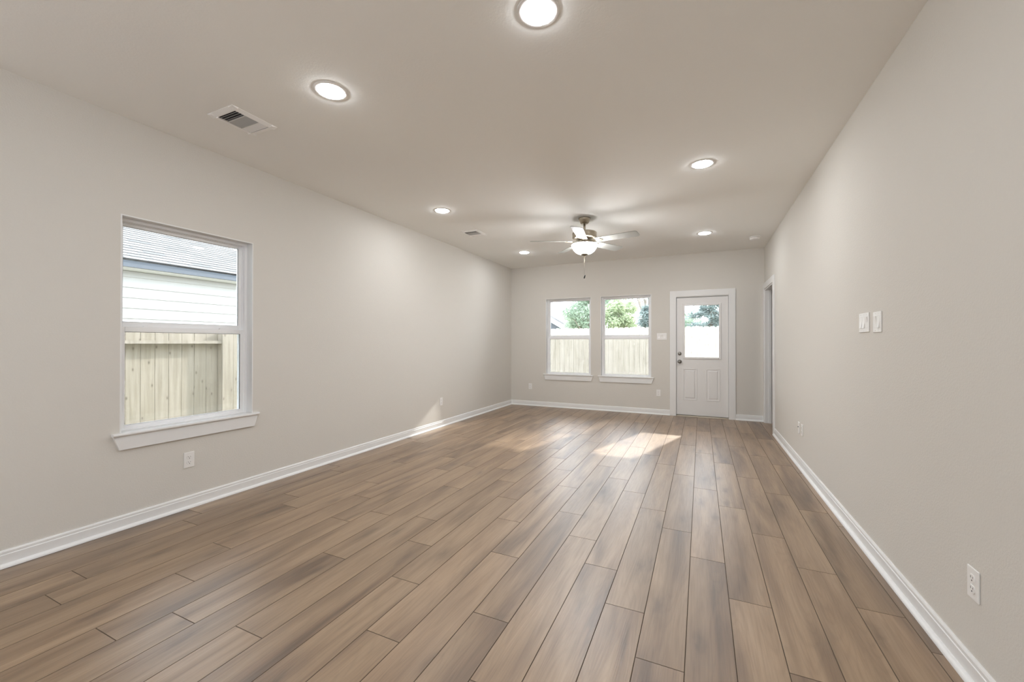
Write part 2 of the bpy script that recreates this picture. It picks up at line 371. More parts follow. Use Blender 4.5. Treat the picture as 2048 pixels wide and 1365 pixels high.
# doorway in the right wall: jamb boards and flat casing
mb = MB()
mb.box(XR - 0.018, XR, OY0 - 0.092, OY0, 0, OZ1 + 0.09); mb.box(XR - 0.018, XR, OY1, YB, 0, OZ1 + 0.09); mb.box(XR - 0.018, XR, OY0, OY1, OZ1, OZ1 + 0.09)
t1 = mb.build('trim_1', M['trim'], bevel=0.002, weld=False); tag(t1, 'white casing of the open doorway in the right wall', 'door trim', kind='structure')
mb = MB(); mb.box(XR - 0.006, XR + 0.126, OY1 - 0.018, OY1 - 0.0005, 0, OZ1); mb.box(XR - 0.006, XR + 0.126, OY0 + 0.0005, OY0 + 0.018, 0, OZ1); mb.box(XR - 0.006, XR + 0.126, OY0 + 0.018, OY1 - 0.018, OZ1 - 0.018, OZ1 - 0.0005)
mb.box(XR + 0.045, XR + 0.08, OY1 - 0.030, OY1 - 0.018, 0, OZ1 - 0.018); mb.box(XR + 0.045, XR + 0.08, OY0 + 0.018, OY0 + 0.030, 0, OZ1 - 0.018)
mb.build('jamb', M['trim'], t1, bevel=0.001, weld=False)

# ------------------------------------------------------------------ windows (local: x along wall, y outwards, z up)
def window(name, label, loc, rz, W):
    HH = WZ1 - WZ0
    root = empty(name, loc, rz); tag(root, label, 'window', kind='structure')
    L = 0.008
    mb = MB(); mb.ring(0, W, 0.001, HH, L, L, 0, L, 0.0, 0.075); mb.build('jamb_liner', M['trim'], root, weld=False)
    # main frame with an inner stepped stop
    mb = MB(); mb.ring(L, W - L, 0.0, HH - L, 0.020, 0.020, 0.012, 0.020, 0.070, 0.150); mb.ring(L + 0.018, W - L - 0.018, 0.012, HH - L - 0.018, 0.006, 0.006, 0.004, 0.006, 0.094, 0.150)
    mb.build('window_frame', M['vinyl'], root, bevel=0.0015, weld=False)
    a = L + 0.021
    zt = HH - L - 0.021
    # upper sash, set back
    us = MB().ring(a, W - a, 0.680, zt, 0.027, 0.027, 0.063, 0.024, 0.112, 0.138).build('upper_sash', M['vinyl'], root, bevel=0.0025, weld=False)
    MB().ring(a + 0.026, W - a - 0.026, 0.742, zt - 0.023, 0.003, 0.003, 0.003, 0.003, 0.117, 0.121).build('gasket', M['gasket'], us, weld=False)
    MB().box(a + 0.025, W - a - 0.025, 0.122, 0.126, 0.741, zt - 0.022).build('upper_pane', M['glass'], us)
    # lower sash, in front
    ls = MB().ring(a - 0.004, W - a + 0.004, 0.010, 0.708, 0.032, 0.032, 0.024, 0.036, 0.080, 0.108).build('lower_sash', M['vinyl'], root, bevel=0.0025, weld=False)
    MB().ring(a + 0.027, W - a - 0.027, 0.033, 0.673, 0.003, 0.003, 0.002, 0.003, 0.087, 0.091).build('gasket', M['gasket'], ls, weld=False)
    MB().box(a + 0.026, W - a - 0.026, 0.092, 0.096, 0.032, 0.674).build('lower_pane', M['glass'], ls)
    for cx in (W * 0.215, W * 0.785):      # tilt latches on top of the meeting rail
        MB().prism([(cx - 0.032, 0.707), (cx + 0.032, 0.707), (cx + 0.026, 0.714), (cx - 0.004, 0.721), (cx - 0.026, 0.716)], 'y', 0.084, 0.102).build('sash_latch', M['vinyl'], ls, bevel=0.002)
    # insect screen outside the lower half
    sc = MB().ring(a, W - a, 0.004, 0.720, 0.012, 0.012, 0.012, 0.012, 0.141, 0.149).build('screen_frame', M['vinyl'], root, weld=False)
    MB().box(a + 0.012, W - a - 0.012, 0.1445, 0.1455, 0.016, 0.708).build('screen_mesh', M['screen'], sc)
    # stool with rounded nose and an apron with slanted ends
    e = 0.043
    nose = [(0.0, -0.0185), (-0.028, -0.0185), (-0.0325, -0.015), (-0.034, -0.009), (-0.0325, -0.003), (-0.028, 0.0), (0.0, 0.0)]
    mb = MB(); mb.prism(nose, 'x', -e, W + e); mb.box(L + 0.0005, W - L - 0.0005, 0.0, 0.0705, -0.0185 + 0.0005, -0.0005 + 0.0010)
    mb.build('stool', M['trim'], root, weld=False)
    z0, z1 = -0.0185, -0.112
    ap = MB()
    pts = [(-e + 0.004, z0), (W + e - 0.004, z0), (W + 0.006, z1), (-0.006, z1)]
    ap.prism(pts, 'y', -0.018, 0.0)
    ap.build('apron', M['trim'], root, bevel=0.0015)
    return root
window('window_1', 'large double-hung window in the left wall, house and fence outside', (XL, W1[0], WZ0), R(90), W1[1] - W1[0])
window('window_2', 'double-hung window in the back wall nearest the left corner', (W2[0], YB, WZ0), 0, W2[1] - W2[0])
window('window_3', 'double-hung window in the back wall nearest the door', (W3[0], YB, WZ0), 0, W3[1] - W3[0])

# ------------------------------------------------------------------ back door
door = empty('door_1', (0, YB, 0)); tag(door, 'white half-glass back door with two lower panels', 'door', kind='structure')
mb = MB(); mb.box(-0.484, -0.386, -0.018, 0, 0, 2.122); mb.box(0.409, 0.506, -0.018, 0, 0, 2.122); mb.box(-0.386, 0.409, -0.018, 0, 2.022, 2.122)
mb.build('casing', M['trim'], door, bevel=0.002, weld=False)
mb = MB(); mb.ring(DX0 + 0.0005, DX1 - 0.0005, 0, DZ1 - 0.0005, 0.0175, 0.0175, 0, 0.0175, 0.0, 0.14)
mb.ring(DX0 + 0.018, DX1 - 0.018, 0, DZ1 - 0.018, 0.014, 0.014, 0, 0.014, 0.068, 0.105); mb.build('door_frame', M['trim'], door, weld=False)
sx0, sx1, sz0, sz1 = -0.377, 0.401, 0.024, 2.003
gx0, gx1, gz0, gz1 = -0.255, 0.272, 0.995, 1.870
slab = MB(); cells(slab, sx0, sx1, sz0, sz1, [(gx0, gx1, gz0, gz1)], lambda a, b, c, d: slab.box(a, b, 0.022, 0.066, c, d))
slab = slab.build('door_slab', M['door'], door, weld=False)
MB().ring(gx0 - 0.028, gx1 + 0.028, gz0 - 0.028, gz1 + 0.028, 0.034, 0.034, 0.034, 0.034, 0.010, 0.0225).build('lite_frame', M['door'], slab, bevel=0.006, seg=3, weld=False)
MB().box(gx0, gx1, 0.042, 0.046, gz0, gz1).build('door_pane', M['door_glass'], slab)
for px0, px1 in ((-0.278, -0.060), (0.072, 0.282)):      # embossed panels
    mb = MB(); z0, z1 = 0.275, 0.808
    mb.ring(px0, px1, z0, z1, 0.016, 0.016, 0.016, 0.016, 0.0165, 0.0225)
    i = 0.030; j = 0.045
    mb.add([(px0 + i, 0.0222, z0 + i), (px1 - i, 0.0222, z0 + i), (px1 - i, 0.0222, z1 - i), (px0 + i, 0.0222, z1 - i), (px0 + j, 0.0165, z0 + j), (px1 - j, 0.0165, z0 + j), (px1 - j, 0.0165, z1 - j), (px0 + j, 0.0165, z1 - j)],
           [(0, 1, 5, 4), (1, 2, 6, 5), (2, 3, 7, 6), (3, 0, 4, 7), (4, 5, 6, 7)])
    mb.build('door_panel', M['door'], slab, bevel=0.004, weld=False)
kx = -0.330
MB().lathe([(0, 0.022), (0.033, 0.022), (0.033, 0.018), (0.028, 0.013), (0.014, 0.011), (0.012, -0.008), (0.018, -0.014), (0.027, -0.024), (0.029, -0.034), (0.026, -0.044), (0.015, -0.050), (0, -0.051)], 28, 'y', (kx, 0, 0.922)).build('door_knob', M['satin'], slab)
db = MB().lathe([(0, 0.022), (0.030, 0.022), (0.030, 0.016), (0.026, 0.008), (0.022, 0.005), (0, 0.005)], 28, 'y', (kx, 0, 1.058)).build('deadbolt', M['satin'], slab)
MB().box(kx - 0.005, kx + 0.005, -0.010, 0.006, 1.044, 1.072).build('thumb_turn', M['satin'], db, bevel=0.002)
mb = MB(); mb.prism([(-0.012, 0.0), (0.0, 0.016), (0.05, 0.021), (0.13, 0.021), (0.13, 0.0)], 'x', -0.383, 0.407)
mb.build('threshold', M['threshold'], door)

# ------------------------------------------------------------------ recessed downlights
def make_downlight():
    r = empty('recessed_downlight', (0, 0, H))
    MB().lathe([(0.097, 0.0), (0.097, -0.0015), (0.094, -0.003), (0.080, -0.0038), (0.0735, -0.004), (0.0735, 0.0)], 48).build('trim_ring', M['plate'], r)
    MB().lathe([(0.0735, -0.0036), (0.0715, -0.0066), (0.064, -0.0090), (0.048, -0.0106), (0.026, -0.0114), (0.0, -0.0117)], 40).build('lens', M['lens'], r)
    return r
dl = make_downlight()
spots = [(-0.668, 1.722, 'lit round downlight at the top edge, nearest the viewer'),
         (-2.005, 1.752, 'lit round downlight near the big slatted ceiling vent'),
         (0.012, 3.772, 'lit round downlight between the viewer and the right end of the fan'),
         (-2.667, 3.868, 'lit round downlight in front of the small far ceiling vent'),
         (-2.660, 6.225, 'lit round downlight in the far left ceiling corner'),
         (0.045, 6.155, 'lit round downlight beside the smoke detector')]
for i, (x, y, lab) in enumerate(spots):
    o = dl if i == 0 else copy_tree(dl)
    o.location = (x, y, H)
    tag(o, lab, 'ceiling light', 'recessed downlights')

# unseen opal globes added behind the viewpoint to brighten the room
pg = empty('fill_globe', (0, 0, H))
MB().lathe([(0, 0), (0.06, 0), (0.06, -0.012), (0.05, -0.022), (0, -0.022)], 32).build('ceiling_canopy', M['nickel'], pg)
MB().lathe([(0, -0.02), (0.005, -0.02), (0.005, -0.82), (0.03, -0.83), (0.035, -0.87), (0, -0.87)], 20).build('stem', M['nickel'], pg)
MB().lathe([(0.13 * math.sin(R(a)), -0.99 - 0.13 * math.cos(R(a))) for a in range(0, 172, 9)], 32).build('globe', M['globe'], pg)
for i, x in enumerate((-2.45, -1.29, -0.13)):
    o = pg if i == 0 else copy_tree(pg)
    o.location = (x, -1.7, H)
    tag(o, 'unseen opal globe added behind the viewpoint as fill light', 'pendant light', 'added fill globes')

# ------------------------------------------------------------------ ceiling vents
def make_vent():
    """register 0.262 x 0.305, long side along y"""
    r = empty('ceiling_vent', (0, 0, H))
    X, Y = 0.131, 0.152; x, y = 0.094, 0.114
    fr = MB()
    for s in (-1, 1):
        fr.prism([(s * X, 0.0), (s * X, -0.002), (s * (x + 0.004), -0.010), (s * x, -0.010), (s * x, 0.0)], 'y', -Y, Y)
        fr.prism([(s * Y, 0.0), (s * Y, -0.002), (s * (y + 0.004), -0.010), (s * y, -0.010), (s * y, 0.0)], 'x', -X, X)
    fr.build('vent_frame', M['register'], r, weld=False)
    MB().box(-x, x, -y, y, -0.0012, -0.0002).build('vent_shade_plate', M['vent_shade'], r)  # dark plate under the ceiling paints the shade inside the vent
    def blade(mb, axis, c, a, b, lean, wd, th):
        d = wd / 2; q = d * math.cos(lean); h = d * math.sin(lean)
        mb.prism([(c - q, -0.0055 - h), (c + q, -0.0055 + h), (c + q, -0.0055 + h - th), (c - q, -0.0055 - h - th)], axis, a, b)
    m1 = MB()
    for k in range(4): blade(m1, 'x', -y + 0.0195 + k * 0.0185, -x, x, R(38), 0.0115, 0.0012)
    m1.box(-x, x, -y, -y + 0.004, -0.0095, -0.002)
    m1.build('near_louvers', M['register'], r, weld=False)
    m2 = MB()
    for k in range(14): blade(m2, 'x', -0.036 + k * 0.0058, -x, x, R(-55), 0.0052, 0.0008)
    m2.box(-x, x, -0.0445, -0.0405, -0.0095, -0.002); m2.box(-x, x, 0.0425, 0.0465, -0.0095, -0.002)
    m2.build('centre_louvers', M['louver'], r, weld=False)
    m3 = MB()
    for k in range(4): blade(m3, 'x', 0.0545 + k * 0.0155, -x, x, R(-24), 0.0158, 0.0010)
    m3.build('far_louvers', M['register'], r, weld=False)
    MB().box(-x - 0.006, -x + 0.016, -y - 0.001, -y + 0.004, -0.016, -0.008).build('damper_lever', M['register'], r, bevel=0.001)
    return r
v1 = make_vent(); v1.location = (-2.815, 1.740, H)
tag(v1, 'large-looking white slatted ceiling vent nearest the viewer, above the side window', 'vent', 'ceiling vents')
v2 = copy_tree(v1); v2.location = (-2.822, 4.850, H)
tag(v2, 'small-looking far ceiling vent, left of the fan', 'vent', 'ceiling vents')

# ------------------------------------------------------------------ smoke detector
sdet = empty('smoke_detector', (0.690, 6.672, H)); tag(sdet, 'round white smoke detector on the ceiling by the right wall', 'smoke detector')
MB().lathe([(0, 0), (0.070, 0), (0.070, -0.008), (0.066, -0.010), (0, -0.010)], 36).build('base_plate', M['plate'], sdet)
MB().lathe([(0, -0.014), (0.056, -0.014), (0.058, -0.010)], 36).build('sensor_slot', M['louver'], sdet)
MB().lathe([(0.062, -0.014), (0.063, -0.022), (0.058, -0.034), (0.046, -0.040), (0.018, -0.042), (0, -0.042)], 36).build('cover', M['plate'], sdet)

# ------------------------------------------------------------------ ceiling fan
fan = empty('ceiling_fan', (-1.274, 4.827, H)); tag(fan, 'five-blade ceiling fan with brushed nickel motor and lit glass bowl', 'ceiling fan')
MB().lathe([(0, 0), (0.070, 0), (0.0715, -0.006), (0.066, -0.022), (0.050, -0.058), (0.040, -0.068), (0.018, -0.070), (0, -0.070)], 40).build('canopy', M['nickel'], fan)
MB().lathe([(0, -0.066), (0.0135, -0.066), (0.0135, -0.168), (0, -0.168)], 20).build('downrod', M['nickel'], fan)
MB().lathe([(0, -0.146), (0.022, -0.146), (0.030, -0.158), (0.034, -0.168), (0.10, -0.170), (0.138, -0.173), (0.146, -0.180), (0.147, -0.186), (0.145, -0.190), (0.145, -0.226), (0.147, -0.231), (0.144, -0.240), (0.128, -0.252), (0.102, -0.260), (0.088, -0.266), (0, -0.266)], 48).build('motor_housing', M['nickel'], fan)
MB().lathe([(0, -0.262), (0.070, -0.262), (0.074, -0.270), (0.070, -0.292), (0.060, -0.300), (0.062, -0.306), (0.100, -0.311), (0.110, -0.318), (0.104, -0.325), (0, -0.325)], 40).build('light_fitter', M['nickel'], fan)
MB().lathe([(0.148, -0.318), (0.153, -0.322), (0.151, -0.332), (0.140, -0.362), (0.120, -0.392), (0.092, -0.416), (0.058, -0.431), (0.030, -0.436), (0.0, -0.436), (0.0, -0.432), (0.055, -0.427), (0.088, -0.412), (0.116, -0.388), (0.136, -0.358), (0.146, -0.330), (0.146, -0.320), (0.148, -0.318)], 48).build('glass_bowl', M['bowl'], fan)
MB().lathe([(0, -0.429), (0.046, -0.429), (0.047, -0.4345), (0.040, -0.440), (0.026, -0.446), (0.012, -0.450), (0.007, -0.455), (0.009, -0.461), (0.005, -0.469), (0, -0.470)], 24).build('finial', M['bronze'], fan)
MB().lathe([(0, -0.316), (0.146, -0.316), (0.1475, -0.318), (0.146, -0.320), (0, -0.320)], 48).build('bowl_pan', M['nickel'], fan)
ch = MB().lathe([(0, -0.465), (0.0011, -0.465), (0.0011, -0.684), (0, -0.684)], 8).build('pull_chain', M['bronze'], fan)
fb = MB().lathe([(0, 0.024), (0.004, 0.022), (0.0075, 0.010), (0.0075, -0.014), (0.006, -0.022), (0, -0.024)], 16).build('chain_fob', M['fob'], ch)
fb.location = (0.002, 0, -0.704); fb.rotation_euler = (R(6), R(16), 0)
def blade_outline():
    p = []
    n = 8
    x0, x1 = 0.150, 0.655
    w0, w1 = 0.058, 0.070
    rc = 0.032
    for k in range(n + 1):      # tip, rounded corners
        a = R(-90 + 90 * k / n); p.append((x1 - rc + rc * math.cos(a), -(w1 - rc) + rc * math.sin(a)))
    for k in range(n + 1):
        a = R(90 * k / n); p.append((x1 - rc + rc * math.cos(a), (w1 - rc) + rc * math.sin(a)))
    rc = 0.022
    for k in range(n + 1):
        a = R(90 + 90 * k / n); p.append((x0 + rc + rc * math.cos(a), (w0 - rc) + rc * math.sin(a)))
    for k in range(n + 1):
        a = R(180 + 90 * k / n); p.append((x0 + rc + rc * math.cos(a), -(w0 - rc) + rc * math.sin(a)))
    return p
def bracket():
    mb = MB()
    mb.prism([(0.070, -0.020), (0.115, -0.013), (0.160, -0.016), (0.195, -0.044), (0.212, -0.044), (0.214, -0.030), (0.225, -0.012), (0.240, 0.0), (0.225, 0.012), (0.214, 0.030), (0.212, 0.044), (0.195, 0.044), (0.160, 0.016), (0.115, 0.013), (0.070, 0.020)], 'z', -0.009, -0.004)
    for bx, by in ((0.205, -0.034), (0.205, 0.034), (0.228, 0.0)): mb.lathe([(0, -0.012), (0.004, -0.0115), (0.006, -0.009), (0, -0.009)], 12, 'z', (bx, by, 0))
    return mb
proto_b = None
for k in range(5):
    ang = R(-82.7 + 72 * k)
    rot = (Euler((0, 0, ang)).to_matrix() @ Euler((R(-12), 0, 0)).to_matrix()).to_euler()
    if proto_b is None:
        b = MB().prism(blade_outline(), 'z', -0.003, 0.003).build('blade', M['blade'], fan, bevel=0.0015)
        a = bracket().build('blade_bracket', M['nickel'], fan, bevel=0.001, weld=False)
        proto_b = (b, a)
    else:
        b, a = proto_b[0].copy(), proto_b[1].copy(); COL.objects.link(b); COL.objects.link(a)
    for o in (b, a): o.location = (0, 0, -0.281); o.rotation_euler = rot

# ------------------------------------------------------------------ outlets and switches (local: front faces -y)
def make_outlet():
    r = empty('wall_outlet', (0, 0, 0))
    MB().box(-0.035, 0.035, -0.0055, 0, -0.0575, 0.0575).build('cover_plate', M['plate'], r, bevel=0.003, seg=3)
    for z in (-0.0195, 0.0195):
        n = 24; pts = []
        for k in range(n):
            a = 2 * math.pi * k / n; pts.append((0.0172 * math.cos(a), z + max(-0.0142, min(0.0142, 0.0172 * math.sin(a)))))
        rc = MB().prism(pts, 'y', -0.0078, -0.005).build('receptacle', M['plate'], r, bevel=0.0006)
        sl = MB(); sl.box(-0.0075, -0.0055, -0.0081, -0.0070, z + 0.000, z + 0.0085); sl.box(0.0055, 0.0073, -0.0081, -0.0070, z + 0.001, z + 0.0080)
        sl.prism([(0.0028 * math.cos(R(a)), z - 0.0075 + 0.0028 * math.sin(R(a))) for a in range(0, 360, 30)], 'y', -0.0081, -0.0070)
        sl.build('slots', M['dark'], rc, weld=False)
    MB().lathe([(0, -0.0070), (0.0022, -0.0068), (0.003, -0.0052), (0, -0.0052)], 14, 'y').build('screw', M['plate'], r)
    return r
def make_coax():
    r = empty('cable_outlet', (0, 0, 0))
    MB().box(-0.035, 0.035, -0.0055, 0, -0.0575, 0.0575).build('cover_plate', M['plate'], r, bevel=0.003, seg=3)
    MB().lathe([(0, -0.014), (0.0046, -0.014), (0.0048, -0.005), (0.008, -0.005), (0.008, -0.0045), (0, -0.0045)], 16, 'y', (0, 0, 0.010)).build('coaxial_jack', M['gasket'], r)
    for z in (-0.042, 0.042): MB().lathe([(0, -0.0068), (0.0022, -0.0066), (0.003, -0.0052), (0, -0.0052)], 14, 'y', (0, 0, z)).build('screw', M['plate'], r)
    return r
def make_switch(n, ups):
    r = empty('light_switch', (0, 0, 0)); wd = 0.070 + 0.046 * (n - 1)
    MB().box(-wd / 2, wd / 2, -0.0060, 0, -0.0585, 0.0585).build('cover_plate', M['plate'], r, bevel=0.003, seg=3)
    for i in range(n):
        cx = 0.046 * (i - (n - 1) / 2)
        MB().ring(cx - 0.0172, cx + 0.0172, -0.0340, 0.0340, 0.0007, 0.0007, 0.0007, 0.0007, -0.0062, -0.0050).build('rocker_gap', M['louver'], r, weld=False)
        up = ups[i]
        hi, lo = -0.0115, -0.0050
        zt, zb = (lo, hi) if up else (hi, lo)
        MB().prism([(-0.004, 0.0330), (zt, 0.0330), (-0.0068, 0.0), (zb, -0.0330), (-0.004, -0.0330)], 'x', cx - 0.0163, cx + 0.0163).build('rocker', M['plate'], r, bevel=0.0006)
        for z in (-0.0485, 0.0485): MB().lathe([(0, -0.0072), (0.0022, -0.0070), (0.003, -0.0057), (0, -0.0057)], 12, 'y', (cx, 0, z)).build('screw', M['plate'], r)
    return r
po = make_outlet()
ol = [((XL, 1.763, 0.359), 90, 'white duplex outlet under the large side window'),
      ((XL, 5.033, 0.370), 90, 'white outlet far along the left wall, seen edge-on'),
      ((-3.064, YB, 0.380), 0, 'pale outlet on the back wall beside the left corner'),
      ((-0.669, YB, 0.372), 0, 'pale outlet on the back wall beside the door casing'),
      ((XR, 2.061, 0.359), -90, 'white outlet at the near bottom of the right wall'),
      ((XR, 4.845, 0.380), -90, 'white outlet plate on the right wall, right of the cable plate')]
for i, (loc, rz, lab) in enumerate(ol):
    o = po if i == 0 else copy_tree(po)
    o.location = loc; o.rotation_euler = (0, 0, R(rz)); tag(o, lab, 'outlet', 'wall outlets')
o = make_coax(); o.location = (XR, 4.985, 0.379); o.rotation_euler = (0, 0, R(-90)); tag(o, 'white wall plate with a dark cable jack on the right wall', 'cable outlet')
o = make_switch(3, (1, 1, 0)); o.location = (XR, 3.150, 1.361); o.rotation_euler = (0, 0, R(-90)); tag(o, 'wider three-rocker white switch plate, left of the pair on the right wall', 'light switch', 'wall switches')
o = make_switch(2, (0, 1)); o.location = (XR, 2.946, 1.356); o.rotation_euler = (0, 0, R(-90)); tag(o, 'narrower two-rocker white switch plate, right of the pair on the right wall', 'light switch', 'wall switches')
o = make_switch(3, (1, 0, 1)); o.location = (-0.614, YB, 1.350); tag(o, 'three-rocker switch plate on the back wall between window and door', 'light switch', 'wall switches')

# ------------------------------------------------------------------ outside: ground
GZ = -0.22
tag(MB().box(-60, 60, -40, 90, GZ - 0.2, GZ).build('ground', M['soil']), 'pale yard ground outside the windows', 'ground', kind='structure')

tag(MB().box(-5.2, 3.2, YB + TW + 0.01, 11.2, GZ - 0.05, GZ + 0.08).build('patio_slab', M['concrete']), 'pale concrete patio slab outside the back wall', 'patio', kind='structure')
# rear fence of dog-eared pickets, rails on the far side
def picket_mesh(name, wd, z0, z1, th, par):
    c = 0.028
    return MB().prism([(-wd / 2, z0), (wd / 2, z0), (wd / 2, z1 - c), (wd / 2 - c, z1), (-wd / 2 + c, z1), (-wd / 2, z1 - c)], 'y', 0, th).build(name, M['pine'], par, bevel=0.002)
FY = 11.4
rf = empty('back_fence', (0, FY, GZ)); tag(rf, 'pale new wooden picket fence across the back yard', 'fence')
first = None
for k in range(62):
    x = -6.2 + k * 0.1405
    if first is None: p = first = picket_mesh('picket', 0.137, 0.03, 1.88, 0.017, rf)
    else: p = first.copy(); COL.objects.link(p)
    p.location = (x, random.uniform(-0.001, 0.001), random.uniform(-0.008, 0.008))
for z in (0.3, 0.95, 1.65): MB().box(-6.3, 2.5, 0.017, 0.055, z - 0.045, z + 0.045).build('rail', M['pine'], rf)
for x in (-6.1, -3.9, -1.7, 0.5, 2.4): MB().box(x - 0.045, x + 0.045, 0.055, 0.145, 0, 1.78).build('fence_post', M['pine'], rf)

# side fence: a bay seen from the rail side, then a bay with boards on the near side
FX = -6.05
sf = empty('side_fence', (FX, 2.5, GZ)); tag(sf, 'pale new wooden side fence close outside the left window', 'fence')
first = None
BAY = 3.405 - 2.5
ys = [BAY - 0.0745 - 0.1415 * k for k in range(-3, 26)]
for y in ys:
    if first is None: p = first = picket_mesh('picket', 0.139, 0.03, 1.645, 0.017, sf)
    else: p = first.copy(); COL.objects.link(p)
    p.rotation_euler = (0, 0, R(90)); p.location = (random.uniform(-0.001, 0.001), y, random.uniform(-0.006, 0.006))
for k in range(16):
    p = first.copy(); COL.objects.link(p); p.rotation_euler = (0, 0, R(90)); p.location = (0.112, BAY + 0.072 + 0.1415 * k, 0)
for z in (0.35, 1.462): MB().box(0.002, 0.090, BAY - 3.6, BAY, z - 0.019, z + 0.019).build('rail', M['pine'], sf)
MB().box(0.0, 0.088, BAY + 0.004, BAY + 0.093, 0, 1.60).build('fence_post', M['pine'], sf)

# house beyond the side fence
hs = empty('neighbouring_house', (-8.45, 0, GZ)); tag(hs, 'white lap-sided house with grey shingle roof beyond the side fence', 'house')
HX = -8.45
ytop = 6.95; y0 = -9.0
mb = MB(); z = 0.0; ex = 0.168
zs_top = 2.40 - GZ
n = 0
zc = 1.632 - GZ - 12 * ex
while zc < zs_top:
    za, zb = max(zc, 0.0), min(zc + ex, zs_top)
    mb.prism([(0.0, za), (0.034, za), (0.008, zb), (0.0, zb)], 'y', y0, ytop); zc += ex
mb.build('lap_siding', M['siding'], hs, weld=False)
MB().box(-7.0, -0.001, y0, ytop, 0, zs_top).build('end_wall', M['siding'], hs)
MB().box(-0.2, 0.36, y0, ytop + 0.40, 2.405 - GZ, 2.42 - GZ).build('soffit', M['siding'], hs)
MB().box(0.365, 0.40, y0, ytop + 0.42, 2.415 - GZ, 2.515 - GZ).build('fascia', M['fascia'], hs)
MB().box(-7.4, 0.365, ytop + 0.385, ytop + 0.42, 2.415 - GZ, 2.515 - GZ).build('fascia', M['fascia'], hs)
# hip roof in overlapping shingle courses
sl = 0.5; run = 3.9; ze = 2.535 - GZ
rise = math.hypot(1, sl); cw = 0.14 / rise
me = bpy.data.meshes.new('shingle_roof'); V, F, UV = [], [], []
nc = int(run / cw)
for k in range(nc):
    a, b2 = k * cw, (k + 1) * cw
    def PT(d, ln, lift): return (0.43 - d, ln, ze + d * sl + lift)
    for (ra, rb, la, lb) in ((a, b2, 0.009, 0.001), (a, a, -0.001, 0.009)):
        i = len(V)
        ya, yb = ytop + 0.45 - ra, ytop + 0.45 - rb
        V += [PT(ra, y0, la), PT(ra, ya, la), PT(rb, yb, lb), PT(rb, y0, lb)]
        F.append((i, i + 1, i + 2, i + 3)); UV += [(y0, ra * rise), (ya, ra * rise), (yb, rb * rise - 1e-4), (y0, rb * rise - 1e-4)]
    for (ra, rb, la, lb) in ((a, b2, 0.009, 0.001), (a, a, -0.001, 0.009)):      # hip end
        i = len(V)
        V += [(0.43 - ra, ytop + 0.45 - ra, ze + ra * sl + la), (-7.5, ytop + 0.45 - ra, ze + ra * sl + la), (-7.5, ytop + 0.45 - rb, ze + rb * sl + lb), (0.43 - rb, ytop + 0.45 - rb, ze + rb * sl + lb)]
        F.append((i, i + 1, i + 2, i + 3)); UV += [(0.43 - ra, ra * rise), (-7.5, ra * rise), (-7.5, rb * rise - 1e-4), (0.43 - rb, rb * rise - 1e-4)]
me.from_pydata(V, [], F); me.update(); ul = me.uv_layers.new(name='UVMap')
for p in me.polygons:
    for li in p.loop_indices: ul.data[li].uv = UV[me.loops[li].vertex_index]
me.materials.append(M['shingle'])
ro = bpy.data.objects.new('shingle_roof', me); COL.objects.link(ro); ro.parent = hs

# house beyond the back fence: only its right gable slope shows
gh = empty('gable_house', (-12.6, 26, GZ)); tag(gh, 'distant gabled house beyond the back fence, seen through the left back window', 'house')
pk, base, half = 5.05 - GZ, 2.02 - GZ, 5.2
MB().prism([(-half, 0), (half, 0), (half, base), (0, pk - 0.35), (-half, base)], 'y', 0.0, 9.0).build('gable_wall', M['dark_siding'], gh)
for s in (-1, 1):
    MB().prism([(0, pk - 0.02), (s * (half + 0.5), base - 0.31), (s * (half + 0.5), base - 0.63), (0, pk - 0.36)], 'y', -0.42, -0.36).build('barge_board', M['bargeboard'], gh)
    MB().prism([(0, pk + 0.10), (s * (half + 0.6), base - 0.25), (s * (half + 0.6), base - 0.37), (0, pk - 0.02)], 'y', -0.45, 9.3).build('roof_slope', M['gable_roof'], gh)

# ------------------------------------------------------------------ trees beyond the back fence
def leaves(mb, c, rad, n, size, rng, squash=1.0, shell=0.35):
    for _ in range(n):
        d = Vector((rng.gauss(0, 1), rng.gauss(0, 1), rng.gauss(0, 1))).normalized()
        r = (shell + (1 - shell) * rng.random() ** 0.5)
        p = Vector((c[0] + d.x * rad * r, c[1] + d.y * rad * r, c[2] + d.z * rad * r * squash))
        a = Vector((rng.gauss(0, 1), rng.gauss(0, 1), rng.gauss(0, 1))).normalized(); b = a.orthogonal().normalized()
        s = size * rng.uniform(0.6, 1.3)
        mb.add([p - a * s, p + b * s * 0.42, p + a * s, p - b * s * 0.42], [(0, 1, 2, 3)])
def limb(mb, p, q, r0, r1, seg=8):
    p, q = Vector(p), Vector(q); d = (q - p).normalized(); a = d.orthogonal().normalized(); b = d.cross(a)
    vs = [tuple(p + (a * math.cos(2 * math.pi * k / seg) + b * math.sin(2 * math.pi * k / seg)) * r0) for k in range(seg)] + [tuple(q + (a * math.cos(2 * math.pi * k / seg) + b * math.sin(2 * math.pi * k / seg)) * r1) for k in range(seg)]
    mb.add(vs, [(k, (k + 1) % seg, seg + (k + 1) % seg, seg + k) for k in range(seg)] + [tuple(range(seg))[::-1], tuple(range(seg, 2 * seg))], True)
